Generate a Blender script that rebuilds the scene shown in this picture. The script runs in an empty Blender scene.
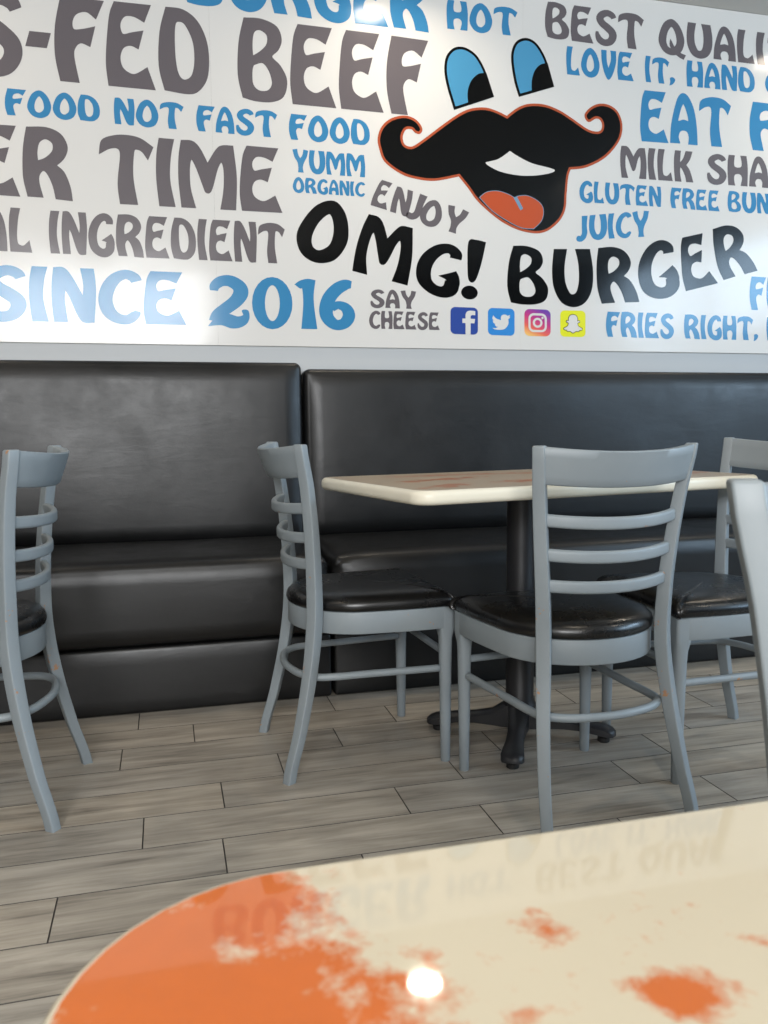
import bpy, bmesh, math, random
from mathutils import Vector, Matrix
from mathutils.geometry import tessellate_polygon
random.seed(7)
SC = bpy.context.scene
COL = SC.collection
PI = math.pi

# ------------------------------------------------------------------ materials
def new_mat(name):
    m = bpy.data.materials.new(name); m.use_nodes = True
    nt = m.node_tree; b = nt.nodes['Principled BSDF']
    return m, nt, b
def nd(nt, typ, **kw):
    n = nt.nodes.new(typ)
    for k, v in kw.items():
        if k in n.inputs: n.inputs[k].default_value = v
        else: setattr(n, k, v)
    return n
def simple(name, col, rough=0.5, metal=0.0, spec=0.5, coat=0.0):
    m, nt, b = new_mat(name)
    b.inputs['Base Color'].default_value = (*col, 1)
    b.inputs['Roughness'].default_value = rough
    b.inputs['Metallic'].default_value = metal
    b.inputs['Specular IOR Level'].default_value = spec
    b.inputs['Coat Weight'].default_value = coat
    return m
def srgb(r, g, b):
    f = lambda c: (c/255/12.92) if c/255 <= 0.04045 else ((c/255+0.055)/1.055)**2.4
    return (f(r), f(g), f(b))
def ramp(nt, fac, stops, interp='LINEAR'):
    r = nt.nodes.new('ShaderNodeValToRGB'); r.color_ramp.interpolation = interp
    e = r.color_ramp.elements
    while len(e) < len(stops): e.new(0.5)
    for i, (p, c) in enumerate(stops):
        e[i].position = p; e[i].color = (*c, 1) if len(c) == 3 else c
    nt.links.new(fac, r.inputs[0]); return r
def math_n(nt, op, a, b=None, clamp=False):
    n = nt.nodes.new('ShaderNodeMath'); n.operation = op; n.use_clamp = clamp
    for i, v in enumerate((a, b)):
        if v is None: continue
        if isinstance(v, (int, float)): n.inputs[i].default_value = v
        else: nt.links.new(v, n.inputs[i])
    return n.outputs[0]
def mixc(nt, fac, a, b):
    n = nt.nodes.new('ShaderNodeMix'); n.data_type = 'RGBA'
    for sock, v in ((n.inputs[0], fac), (n.inputs[6], a), (n.inputs[7], b)):
        if isinstance(v, (int, float)): sock.default_value = v
        elif isinstance(v, tuple): sock.default_value = (*v, 1) if len(v) == 3 else v
        else: nt.links.new(v, sock)
    return n.outputs[2]
def noise(nt, vec, scale, detail=4, rough=0.55, dist=0.0):
    n = nd(nt, 'ShaderNodeTexNoise'); n.inputs['Scale'].default_value = scale
    n.inputs['Detail'].default_value = detail; n.inputs['Roughness'].default_value = rough
    n.inputs['Distortion'].default_value = dist
    nt.links.new(vec, n.inputs['Vector']); return n.outputs['Fac']
def coords(nt, scale=(1,1,1), loc=(0,0,0), kind='Object'):
    t = nt.nodes.new('ShaderNodeTexCoord'); mp = nt.nodes.new('ShaderNodeMapping')
    mp.inputs['Scale'].default_value = scale; mp.inputs['Location'].default_value = loc
    nt.links.new(t.outputs[kind], mp.inputs['Vector']); return mp.outputs['Vector']
def bump(nt, b, h, strength, dist=0.002):
    n = nt.nodes.new('ShaderNodeBump'); n.inputs['Strength'].default_value = strength
    n.inputs['Distance'].default_value = dist
    nt.links.new(h, n.inputs['Height']); nt.links.new(n.outputs['Normal'], b.inputs['Normal'])

def painted_chair():
    m, nt, b = new_mat('grey_blue_paint')
    v = coords(nt)
    n1 = noise(nt, v, 9, 6, 0.65)
    n2 = noise(nt, v, 60, 3, 0.6)
    base = mixc(nt, n1, (0.196, 0.228, 0.247), (0.236, 0.268, 0.288))
    # chipped patches on edges: bare wood
    chip = math_n(nt, 'MULTIPLY', ramp(nt, noise(nt, v, 15, 5, 0.75), [(0.655, (0,0,0)), (0.665, (1,1,1))]).outputs[0],
                  ramp(nt, n2, [(0.46, (0,0,0)), (0.52, (1,1,1))]).outputs[0])
    col = mixc(nt, chip, base, (0.36, 0.19, 0.10))
    nt.links.new(col, b.inputs['Base Color'])
    b.inputs['Roughness'].default_value = 0.47
    bump(nt, b, n2, 0.06, 0.001)
    return m
def vinyl(name, col, rough, wr=0.25, big=0.4):
    m, nt, b = new_mat(name)
    v = coords(nt)
    n1 = noise(nt, v, 3.2, 4, 0.6, 0.4)
    n2 = noise(nt, v, 220, 2, 0.5)
    n3 = noise(nt, coords(nt, (3, 3, 11)), 2.2, 3, 0.6, 0.8)
    b.inputs['Base Color'].default_value = (*col, 1)
    r = nd(nt, 'ShaderNodeMapRange'); nt.links.new(noise(nt, v, 6, 6, 0.7), r.inputs[0])
    r.inputs[1].default_value = 0.3; r.inputs[2].default_value = 0.7
    r.inputs[3].default_value = rough-0.05; r.inputs[4].default_value = rough+0.07
    nt.links.new(r.outputs[0], b.inputs['Roughness'])
    h = math_n(nt, 'ADD', math_n(nt, 'MULTIPLY', n1, big), math_n(nt, 'ADD', math_n(nt, 'MULTIPLY', n2, 0.05*wr*4), math_n(nt, 'MULTIPLY', n3, wr)))
    bump(nt, b, h, 0.6, 0.006)
    return m
def floor_mat():
    m, nt, b = new_mat('wood_look_tile')
    at = nt.nodes.new('ShaderNodeAttribute'); at.attribute_name = 'plank'
    sep = nt.nodes.new('ShaderNodeSeparateColor'); nt.links.new(at.outputs['Color'], sep.inputs[0])
    t = nt.nodes.new('ShaderNodeTexCoord')
    off = nt.nodes.new('ShaderNodeCombineXYZ')
    nt.links.new(math_n(nt, 'MULTIPLY', sep.outputs[0], 37.0), off.inputs[0])
    nt.links.new(math_n(nt, 'MULTIPLY', sep.outputs[1], 23.0), off.inputs[1])
    add = nt.nodes.new('ShaderNodeVectorMath'); add.operation = 'ADD'
    nt.links.new(t.outputs['Object'], add.inputs[0]); nt.links.new(off.outputs[0], add.inputs[1])
    def mp(s):
        k = nt.nodes.new('ShaderNodeMapping'); k.inputs['Scale'].default_value = s
        nt.links.new(add.outputs[0], k.inputs['Vector']); return k.outputs[0]
    s1 = noise(nt, mp((1.3, 12, 1)), 2.2, 7, 0.62, 0.5)
    s2 = noise(nt, mp((3.0, 55, 1)), 2.5, 4, 0.7, 0.3)
    s3 = noise(nt, mp((2.2, 3.5, 1)), 1.6, 3, 0.5)
    f = math_n(nt, 'ADD', math_n(nt, 'MULTIPLY', s1, 0.62), math_n(nt, 'ADD', math_n(nt, 'MULTIPLY', s2, 0.16), math_n(nt, 'MULTIPLY', s3, 0.22)))
    c = ramp(nt, f, [(0.34, (0.15, 0.130, 0.108)), (0.44, (0.30, 0.266, 0.222)), (0.56, (0.43, 0.385, 0.325)), (0.70, (0.56, 0.505, 0.43))])
    tint = mixc(nt, sep.outputs[2], (0.86, 0.87, 0.88), (1.06, 1.03, 0.98))
    mul = nt.nodes.new('ShaderNodeMix'); mul.data_type = 'RGBA'; mul.blend_type = 'MULTIPLY'; mul.inputs[0].default_value = 1
    nt.links.new(c.outputs[0], mul.inputs[6]); nt.links.new(tint, mul.inputs[7])
    nt.links.new(mul.outputs[2], b.inputs['Base Color'])
    rr = nd(nt, 'ShaderNodeMapRange'); nt.links.new(s1, rr.inputs[0]); rr.inputs[3].default_value = 0.36; rr.inputs[4].default_value = 0.52
    nt.links.new(rr.outputs[0], b.inputs['Roughness'])
    bump(nt, b, s2, 0.12, 0.001)
    return m
def blob(nt, vec, cx, cy, rx, ry, edge=0.35, rot=0.0):
    """soft ellipse mask in the table's own coordinates, 1 inside"""
    mp = nt.nodes.new('ShaderNodeMapping'); mp.vector_type = 'TEXTURE'
    mp.inputs['Location'].default_value = (cx, cy, 0); mp.inputs['Scale'].default_value = (rx, ry, 1000)
    mp.inputs['Rotation'].default_value = (0, 0, rot)
    nt.links.new(vec, mp.inputs['Vector'])
    l = nt.nodes.new('ShaderNodeVectorMath'); l.operation = 'LENGTH'; nt.links.new(mp.outputs[0], l.inputs[0])
    r = nd(nt, 'ShaderNodeMapRange'); nt.links.new(l.outputs['Value'], r.inputs[0])
    r.inputs[1].default_value = 1+edge; r.inputs[2].default_value = 1-edge
    r.inputs[3].default_value = 0; r.inputs[4].default_value = 1
    return r.outputs[0]
def worn_top(name, cream, orange, blobs, rough, streaks=False, coat=0.6):
    """cream resin top with worn streaks and patches of orange"""
    m, nt, b = new_mat(name)
    t = nt.nodes.new('ShaderNodeTexCoord'); v0 = t.outputs['Object']
    # warp
    nz = nd(nt, 'ShaderNodeTexNoise'); nz.inputs['Scale'].default_value = 22; nz.inputs['Detail'].default_value = 5
    nt.links.new(v0, nz.inputs['Vector'])
    sub = nt.nodes.new('ShaderNodeVectorMath'); sub.operation = 'SUBTRACT'; sub.inputs[1].default_value = (0.5, 0.5, 0.5)
    nt.links.new(nz.outputs['Color'], sub.inputs[0])
    sc = nt.nodes.new('ShaderNodeVectorMath'); sc.operation = 'SCALE'; sc.inputs['Scale'].default_value = 0.045 if not streaks else 0.12
    nt.links.new(sub.outputs[0], sc.inputs[0])
    ad = nt.nodes.new('ShaderNodeVectorMath'); ad.operation = 'ADD'
    nt.links.new(v0, ad.inputs[0]); nt.links.new(sc.outputs[0], ad.inputs[1]); v = ad.outputs[0]
    mask = None
    for bl in blobs:
        k = blob(nt, v, *bl[:4], edge=bl[4], rot=bl[5]); 
        k = math_n(nt, 'MULTIPLY', k, bl[6])
        if bl[6] < 0: mask = math_n(nt, 'ADD', mask, k)
        else: mask = k if mask is None else math_n(nt, 'MAXIMUM', mask, k)
    grit = noise(nt, v0, 95 if not streaks else 40, 6, 0.75)
    fine = noise(nt, v0, 34, 4, 0.6)
    g = math_n(nt, 'ADD', math_n(nt, 'MULTIPLY', grit, 0.55), math_n(nt, 'MULTIPLY', fine, 0.45))
    s = math_n(nt, 'ADD', mask, math_n(nt, 'MULTIPLY', math_n(nt, 'SUBTRACT', g, 0.5), 2.6))
    fac = ramp(nt, s, [(0.24, (0,0,0)), (0.74, (1,1,1))]).outputs[0]
    o2 = mixc(nt, fine, orange, tuple(c*0.80 for c in orange))
    c2 = mixc(nt, noise(nt, v0, 7, 3), cream, tuple(c*0.93 for c in cream))
    col = mixc(nt, math_n(nt, 'MULTIPLY', fac, 0.93), c2, o2)
    nt.links.new(col, b.inputs['Base Color'])
    b.inputs['Roughness'].default_value = rough
    b.inputs['Coat Weight'].default_value = coat; b.inputs['Coat Roughness'].default_value = 0.012
    return m

M = {}
M['chair'] = painted_chair()
M['seat'] = vinyl('black_seat_vinyl', (0.004, 0.0038, 0.004), 0.28, 0.04, 0.14)
M['booth'] = vinyl('black_booth_vinyl', (0.0042, 0.0043, 0.0046), 0.39, 0.14, 0.42)
M['floor'] = floor_mat()
M['grout'] = simple('dark_grout', (0.06, 0.053, 0.045), 0.8)
M['iron'] = simple('black_cast_iron', (0.016, 0.016, 0.018), 0.42)
M['rubber'] = simple('black_rubber', (0.008, 0.008, 0.008), 0.6)
M['wall'] = simple('pale_grey_wall_paint', (0.50, 0.51, 0.51), 0.55)
M['side_wall'] = simple('taupe_wall_paint', (0.15, 0.135, 0.12), 0.7)
M['ceil'] = simple('white_ceiling_paint', (0.62, 0.60, 0.56), 0.8)
M['frame'] = simple('white_window_frame', (0.6, 0.6, 0.6), 0.4)
M['lamp_trim'] = simple('white_lamp_trim', (0.8, 0.8, 0.8), 0.4)
def glossy_print(name, col):
    m, nt, b = new_mat(name)
    b.inputs['Base Color'].default_value = (*col, 1)
    b.inputs['Roughness'].default_value = 0.14
    b.inputs['Specular IOR Level'].default_value = 0.26
    v = coords(nt, kind='Object')
    h = math_n(nt, 'ADD', math_n(nt, 'MULTIPLY', noise(nt, v, 2.4, 2), 0.8), math_n(nt, 'MULTIPLY', noise(nt, v, 260, 2, 0.6), 0.012))
    bump(nt, b, h, 0.5, 0.008)
    return m
M['w'] = glossy_print('mural_white', (0.70, 0.68, 0.645))
M['g'] = glossy_print('mural_grey', (0.135, 0.118, 0.126))
M['b'] = glossy_print('mural_blue', (0.046, 0.225, 0.43))
M['k'] = glossy_print('mural_black', (0.0025, 0.0025, 0.0025))
M['k2'] = glossy_print('mural_dark_brown', (0.008, 0.007, 0.006))
M['o'] = glossy_print('mural_red_orange', (0.42, 0.085, 0.035))
M['t'] = glossy_print('mural_tongue_orange', (0.50, 0.085, 0.030))
M['eb'] = glossy_print('mural_eye_blue', (0.075, 0.29, 0.48))
M['sb'] = glossy_print('mural_grey_blue', (0.17, 0.30, 0.42))
M['fbb'] = glossy_print('icon_navy_blue', srgb(52, 76, 150))
M['twb'] = glossy_print('icon_sky_blue', srgb(58, 135, 205))
M['sny'] = glossy_print('icon_yellow', srgb(226, 226, 50))
def insta():
    m, nt, b = new_mat('icon_gradient')
    t = nt.nodes.new('ShaderNodeTexCoord')
    sp = nt.nodes.new('ShaderNodeSeparateXYZ'); nt.links.new(t.outputs['UV'], sp.inputs[0])
    s = math_n(nt, 'ADD', math_n(nt, 'MULTIPLY', sp.outputs[0], 0.35), math_n(nt, 'MULTIPLY', sp.outputs[1], 0.75))
    r = ramp(nt, s, [(0.05, srgb(245, 200, 110)), (0.32, srgb(232, 100, 80)), (0.6, srgb(195, 50, 120)), (0.95, srgb(110, 60, 160))])
    nt.links.new(r.outputs[0], b.inputs['Base Color']); b.inputs['Roughness'].default_value = 0.23
    return m
M['ins'] = insta()

# ------------------------------------------------------------------ object helpers
def link(o, parent=None):
    COL.objects.link(o)
    if parent: o.parent = parent
    return o
def obj(name, bm, mat, parent=None, smooth=True, angle=40):
    me = bpy.data.meshes.new(name)
    bmesh.ops.recalc_face_normals(bm, faces=bm.faces[:])
    bm.to_mesh(me); bm.free()
    for m in (mat if isinstance(mat, (list, tuple)) else [mat]): me.materials.append(m)
    o = bpy.data.objects.new(name, me)
    if smooth:
        for p in me.polygons: p.use_smooth = True
        if angle: me.set_sharp_from_angle(angle=math.radians(angle))
    return link(o, parent)
def thing(name, label, cat, loc=(0,0,0), rotz=0.0, group=None):
    o = bpy.data.objects.new(name, None); o.empty_display_size = 0.1
    COL.objects.link(o); o.location = loc; o.rotation_euler = (0, 0, rotz)
    o['label'] = label; o['category'] = cat
    if group: o['group'] = group
    return o
def struct(o):
    o['kind'] = 'structure'; return o
def add_box(bm, lo, hi, bev=0.0, seg=3):
    r = bmesh.ops.create_cube(bm, size=1.0)
    vs = r['verts']
    for v in vs:
        v.co = Vector([lo[i] if v.co[i] < 0 else hi[i] for i in range(3)])
    if bev > 0:
        es = list({e for v in vs for e in v.link_edges})
        bmesh.ops.bevel(bm, geom=es, offset=bev, segments=seg, affect='EDGES', profile=0.5)
    return bm
def box(lo, hi, bev=0.0, seg=3):
    return add_box(bmesh.new(), lo, hi, bev, seg)
def sweep(bm, pts, prof, up=Vector((0,0,1)), closed=False, caps=True, frames=None):
    """prof: list of (a,b) offsets along side and up axes"""
    rings = []
    n = len(pts)
    for i, p in enumerate(pts):
        p = Vector(p)
        if frames: s, u = frames[i]; pr = prof[i] if isinstance(prof[0][0], (tuple, list)) else prof
        else:
            a = Vector(pts[i-1 if (i > 0 or closed) else i]); b = Vector(pts[(i+1) % n if (i < n-1 or closed) else i])
            t = (b-a).normalized(); s = t.cross(up).normalized(); u = s.cross(t).normalized(); pr = prof
        rings.append([bm.verts.new(p + s*x + u*y) for x, y in pr])
    m = len(rings[0])
    for i in range(n if closed else n-1):
        A, B = rings[i], rings[(i+1) % n]
        for j in range(m):
            bm.faces.new((A[j], A[(j+1) % m], B[(j+1) % m], B[j]))
    if not closed and caps:
        bm.faces.new(rings[0]); bm.faces.new(rings[-1][::-1])
    return rings
def circ(r, n=14, ry=None):
    return [(r*math.cos(2*PI*i/n), (ry or r)*math.sin(2*PI*i/n)) for i in range(n)]
def rrect(w, h, r, n=3):
    out = []
    for cx, cy, a0 in ((w/2-r, h/2-r, 0), (-w/2+r, h/2-r, 90), (-w/2+r, -h/2+r, 180), (w/2-r, -h/2+r, 270)):
        for k in range(n+1):
            a = math.radians(a0+90*k/n); out.append((cx+r*math.cos(a), cy+r*math.sin(a)))
    return out
def smooth_path(pts, per=8, closed=False):
    out = []; n = len(pts); P = [Vector(p) for p in pts]
    for i in range(n if closed else n-1):
        g = lambda k: P[k % n] if closed else P[max(0, min(n-1, k))]
        p0, p1, p2, p3 = g(i-1), g(i), g(i+1), g(i+2)
        for k in range(per):
            t = k/per
            out.append(0.5*((2*p1)+(p2-p0)*t+(2*p0-5*p1+4*p2-p3)*t*t+(3*p1-p0-3*p2+p3)*t*t*t))
    if not closed: out.append(P[-1])
    return out
def lathe(bm, prof, n=24, c=(0,0)):
    rings = [[bm.verts.new((c[0]+r*math.cos(2*PI*i/n), c[1]+r*math.sin(2*PI*i/n), z)) for i in range(n)] for r, z in prof]
    for A, B in zip(rings, rings[1:]):
        for j in range(n): bm.faces.new((A[j], A[(j+1) % n], B[(j+1) % n], B[j]))
    bm.faces.new(rings[0][::-1]); bm.faces.new(rings[-1])
    return bm
LAMP_W, SKY, WIN_B, WIN_R, EXPO = 21.0, .5, 540.0, 290.0, -2.32
# ------------------------------------------------------------------ the ladder-back chair
def lerp_tab(tab, z):
    for a, b in zip(tab, tab[1:]):
        if z <= b[0]:
            t = (z-a[0])/(b[0]-a[0]); return [a[i]+(b[i]-a[i])*t for i in range(1, len(a))]
    return list(tab[-1][1:])
#        z      x      y      twist(deg) size
POST = [(0.000, .190, -.228, 30, .025), (0.120, .180, -.196, 30, .0265), (0.260, .167, -.166, 32, .029), (0.400, .157, -.148, 36, .031),
        (0.520, .160, -.148, 38, .030), (0.640, .170, -.155, 40, .0285), (0.750, .182, -.167, 42, .027), (0.850, .194, -.184, 43, .0255)]
def post_at(z):
    zs = [p[0] for p in POST]; n = len(POST)
    for i in range(n-1):
        if z <= zs[i+1]+1e-9:
            t = (z-zs[i])/(zs[i+1]-zs[i]); g = lambda k: POST[max(0, min(n-1, k))]
            out = []
            for c in range(1, 5):
                p0, p1, p2, p3 = (g(i-1)[c], g(i)[c], g(i+1)[c], g(i+2)[c])
                out.append(0.5*((2*p1)+(p2-p0)*t+(2*p0-5*p1+4*p2-p3)*t*t+(3*p1-p0-3*p2+p3)*t*t*t))
            return out
    return list(POST[-1][1:])
def post_bm(side):
    bm = bmesh.new(); pts, fr, prof = [], [], []
    N = 34
    for i in range(N+1):
        z = 0.85*i/N
        x, y, tw, s = post_at(z)
        k = 1.0
        pts.append((side*x, y, z)); a = math.radians(tw)*side
        # side axis = outward rotated to the front, so the rear face turns outward
        fr.append((Vector((math.cos(a), math.sin(a), 0)), Vector((-math.sin(a), math.cos(a), 0))))
        prof.append(rrect(s*1.04, s, 0.0032, 3))
    # rounded top
    for dz, k in ((0.0022, .93), (0.0034, .80)):
        x, y, tw, s = post_at(.85); pts.append((side*x, y-.0005, .85+dz)); a = math.radians(tw)*side
        fr.append((Vector((math.cos(a), math.sin(a), 0)), Vector((-math.sin(a), math.cos(a), 0))))
        prof.append(rrect(s*1.04*k, s*k, 0.0032*k, 3))
    sweep(bm, pts, prof, frames=fr)
    return bm
def arc_pts(x, y, z, sag, n=20, trim=0.0):
    """arc from (-x,y) to (x,y) bowing to the rear by sag"""
    R = (x*x+sag*sag)/(2*sag); a = math.asin(x/R)*(1-trim)
    return [(R*math.sin(-a+2*a*i/n), (y-sag)+R*(1-math.cos(-a+2*a*i/n)), z) for i in range(n+1)]
def rail_bm():
    bm = bmesh.new(); n = 26; z0, z1 = .772, .8525
    rows = []
    for z in [z0, z0+.003, z0+.02, z0+.04, z0+.06, z1-.003, z1]:
        x, y, tw, s = post_at(z)
        k = (z-z0)/(z1-z0)
        th = .0205 if z0+.001 < z < z1-.001 else .0155
        c = [(p[0], p[1], p[2]-.20*(y-p[1])) for p in arc_pts(x, y, z, .046+.014*(z-z0)/(z1-z0), n, trim=.02)]
        inn, outr = [], []
        for i, p in enumerate(c):
            q = Vector(c[min(n, i+1)])-Vector(c[max(0, i-1)]); nrm = Vector((-q.y, q.x, 0)).normalized()
            inn.append(bm.verts.new(Vector(p)+nrm*th/2)); outr.append(bm.verts.new(Vector(p)-nrm*th/2))
        rows.append((inn, outr))
    for (i0, o0), (i1, o1) in zip(rows, rows[1:]):
        for j in range(n):
            bm.faces.new((i0[j], i0[j+1], i1[j+1], i1[j])); bm.faces.new((o0[j], o1[j], o1[j+1], o0[j+1]))
        bm.faces.new((i0[0], i1[0], o1[0], o0[0])); bm.faces.new((i0[n], o0[n], o1[n], i1[n]))
    for (i0, o0) in (rows[0], rows[-1]):
        for j in range(n): bm.faces.new((i0[j], o0[j], o0[j+1], i0[j+1]))
    return bm
def slat_bm(z):
    bm = bmesh.new(); x, y, tw, s = post_at(z)
    sweep(bm, [(p[0], p[1], p[2]-.16*(y-p[1])) for p in arc_pts(x-.006, y+.001, z, .040+.012*(z-.54)/.15, 24)], rrect(.016, .028, .0068, 4))
    return bm
def seat_outline(off=0.0, n=10):
    """closed outline of the seat: square front corners, round rear"""
    hw, fr, R, cy = .203+off, .218+off, .188+off, -.004
    pts = [(hw, fr-.022), (hw-.006, fr-.006), (hw-.022, fr)]
    pts += [(-hw+.022, fr), (-hw+.006, fr-.006), (-hw, fr-.022)]
    pts += [(-hw, .10), (-hw+.006, .03)]
    m = 18
    for i in range(m+1):
        a = PI + 0.10 + (PI-0.20)*i/m
        pts.append(((hw-.010)*math.cos(a), cy+R*0.94*math.sin(a)))
    pts += [(hw-.006, .03), (hw, .10)]
    return pts
def apron_bm():
    pts = [Vector((*p, .3955)) for p in seat_outline(-.010)]
    # resample closed smoothly but keep the front corners
    bm = bmesh.new()
    sweep(bm, pts, rrect(.020, .058, .003, 2), closed=True)
    return bm
def cushion_bm():
    bm = bmesh.new()
    base = smooth_path([Vector((*p, 0)) for p in seat_outline(0.004)], 3, closed=True)
    c = Vector((0, .01, 0)); rings = []
    for z, k in ((zz-.006, kk) for zz, kk in ((.4305, .965), (.434, .992), (.441, 1.004), (.449, 1.0), (.457, .982), (.464, .945), (.4695, .88), (.474, .76), (.4775, .58), (.479, .35), (.4795, .12))):
        rings.append([bm.verts.new((c.x+(p.x-c.x)*k, c.y+(p.y-c.y)*k, z)) for p in base])
    n = len(base)
    for A, B in zip(rings, rings[1:]):
        for j in range(n): bm.faces.new((A[j], A[(j+1) % n], B[(j+1) % n], B[j]))
    bm.faces.new(rings[0][::-1]); bm.faces.new(rings[-1])
    return bm
def front_leg_bm(s):
    bm = bmesh.new(); x, y = s*.183, .199
    N = 12
    sq = lambda h, k: [(h*math.cos(a)*(1-k)+k*max(-h, min(h, 1.42*h*math.cos(a))), h*math.sin(a)*(1-k)+k*max(-h, min(h, 1.42*h*math.sin(a)))) for a in [2*PI*i/24+PI/24 for i in range(24)]]
    pts, fr, pr = [], [], []
    for z, h, k in ((0, .0118, 0), (.002, .0128, 0), (.12, .0145, 0), (.24, .0163, 0), (.31, .0175, .05), (.34, .0180, .3), (.358, .0192, .8), (.370, .0198, 1), (.4225, .0198, 1)):
        pts.append((x, y, z)); fr.append((Vector((1, 0, 0)), Vector((0, 1, 0)))); pr.append(sq(h, k))
    sweep(bm, pts, pr, frames=fr)
    return bm
def hoop_bm():
    half = [(.179, .190, .255), (.173, .08, .255), (.167, -.01, .255), (.164, -.090, .255), (.152, -.142, .255), (.108, -.176, .255), (.05, -.191, .255), (0, -.196, .255)]
    pts = half + [(-x, y, z) for x, y, z in half[-2::-1]]
    bm = bmesh.new(); sweep(bm, smooth_path(pts, 5), circ(.0098, 12))
    return bm
def stretcher_bm():
    bm = bmesh.new(); sweep(bm, [(-.172, .199, .296), (0, .199, .296), (.172, .199, .296)], circ(.0095, 12)); return bm
def glide_bm(x, y):
    return lathe(bmesh.new(), [(.008, 0), (.0095, .001), (.0095, .004)], 12, (x, y))
def make_chair(label, loc, rotz, group):
    t = thing('ladder_back_chair', label, 'chair', loc, rotz, group)
    for s in (-1, 1):
        obj('rear_leg', post_bm(s), M['chair'], t, angle=50)
        obj('front_leg', front_leg_bm(s), M['chair'], t, angle=50)
    obj('top_rail', rail_bm(), M['chair'], t, angle=50)
    for z in (.694, .618, .549): obj('back_slat', slat_bm(z), M['chair'], t, angle=60)
    obj('seat_frame', apron_bm(), M['chair'], t, angle=50)
    obj('seat_cushion', cushion_bm(), M['seat'], t, angle=0)
    obj('stretcher', hoop_bm(), M['chair'], t, angle=0)
    obj('stretcher', stretcher_bm(), M['chair'], t, angle=50)
    return t
def copy_thing(src, label, loc, rotz, group=None):
    r = src.copy(); COL.objects.link(r); r.location = loc; r.rotation_euler = (0, 0, rotz); r['label'] = label
    if group: r['group'] = group
    for ch in list(src.children):
        c = ch.copy(); COL.objects.link(c); c.parent = r
        for g in list(ch.children):
            d = g.copy(); COL.objects.link(d); d.parent = c
    return r
R = math.radians
G = 'grey-blue ladder-back chairs'
c_side = make_chair('grey-blue ladder-back chair seen from its side, tucked under the left end of the middle table', (.492, 2.222, 0), R(-87), G)
CH = [
 ('grey-blue ladder-back chair in the middle, its open back towards the viewer', (.928, 1.796, 0), R(5.3)),
 ('grey-blue ladder-back chair behind the middle one, tucked under the right end of the orange-streaked table', (1.415, 1.933, 0), R(88)),
 ('grey-blue ladder-back chair cut off by the left edge of the photo', (-.480, 2.134, 0), R(84)),
 ('nearest grey-blue chair, only one rounded back post showing at the right edge', (.698, .470, 0), R(200)),
]
for lab, loc, rz in CH: copy_thing(c_side, lab, loc, rz)
# ------------------------------------------------------------------ room shell
X0, X1, Y0, Y1, ZC = -3.4, 4.6, -2.6, 3.26, 2.642
def wall_with_hole(name, axis, at, a0, a1, th, holes, mat):
    """a wall panel (thickness th outward) as boxes around rectangular openings; holes: (a0,a1,z0,z1)"""
    bm = bmesh.new(); cuts = sorted(holes); x = a0
    def bx(p0, p1, z0, z1):
        if p1-p0 < 1e-4 or z1-z0 < 1e-4: return
        lo, hi = (at, at+th) if th > 0 else (at+th, at)
        if axis == 'x': add_box(bm, (lo, p0, z0), (hi, p1, z1))
        else: add_box(bm, (p0, lo, z0), (p1, hi, z1))
    for h0, h1, z0, z1 in cuts:
        bx(x, h0, 0, ZC); bx(h0, h1, 0, z0); bx(h0, h1, z1, ZC); x = h1
    bx(x, a1, 0, ZC)
    return struct(obj(name, bm, mat, smooth=False))
WB = [(-1.75, -.62, .45, 2.52), (-.56, .50, .45, 2.52)]
WR = [(-1.45, -.03, .60, 2.40), (.03, 1.45, .60, 2.40)]
struct(obj('wall_back', box((X0-.1, Y1, 0), (X1+.1, Y1+.1, ZC)), M['wall'], smooth=False))
wall_with_hole('wall_front', 'y', Y0, X0-.1, X1+.1, -.12, WB, M['side_wall'])
wall_with_hole('wall_right', 'x', X1, Y0, Y1, .12, WR, M['side_wall'])
wall_with_hole('wall_left', 'x', X0, Y0, Y1, -.12, [], M['side_wall'])
struct(obj('ceiling', box((X0-.12, Y0-.12, ZC), (X1+.12, Y1+.1, ZC+.1)), M['ceil'], smooth=False))
glass = simple('window_glass', (1, 1, 1), 0.0)
glass.node_tree.nodes['Principled BSDF'].inputs['Transmission Weight'].default_value = 1.0
glass.node_tree.nodes['Principled BSDF'].inputs['IOR'].default_value = 1.45
wn = 0
for holes, ax, at in ((WB, 'y', Y0), (WR, 'x', X1)):
    for h0, h1, z0, z1 in holes:
        wn += 1
        bm = bmesh.new(); d0, d1 = (at-.09, at-.02) if ax == 'y' else (at+.02, at+.09)
        w = .045
        for (p0, p1, q0, q1) in ((h0, h1, z0, z0+w), (h0, h1, z1-w, z1), (h0, h0+w, z0+w, z1-w), (h1-w, h1, z0+w, z1-w)):
            if ax == 'y': add_box(bm, (p0, d0, q0), (p1, d1, q1))
            else: add_box(bm, (d0, p0, q0), (d1, p1, q1))
        fo = struct(obj('window_%d' % wn, bm, M['frame'], smooth=False))
        if ax == 'y': pb = box((h0+w, at-.062, z0+w), (h1-w, at-.056, z1-w))
        else: pb = box((at+.056, h0+w, z0+w), (at+.062, h1-w, z1-w))
        obj('pane', pb, glass, fo, smooth=False)

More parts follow.
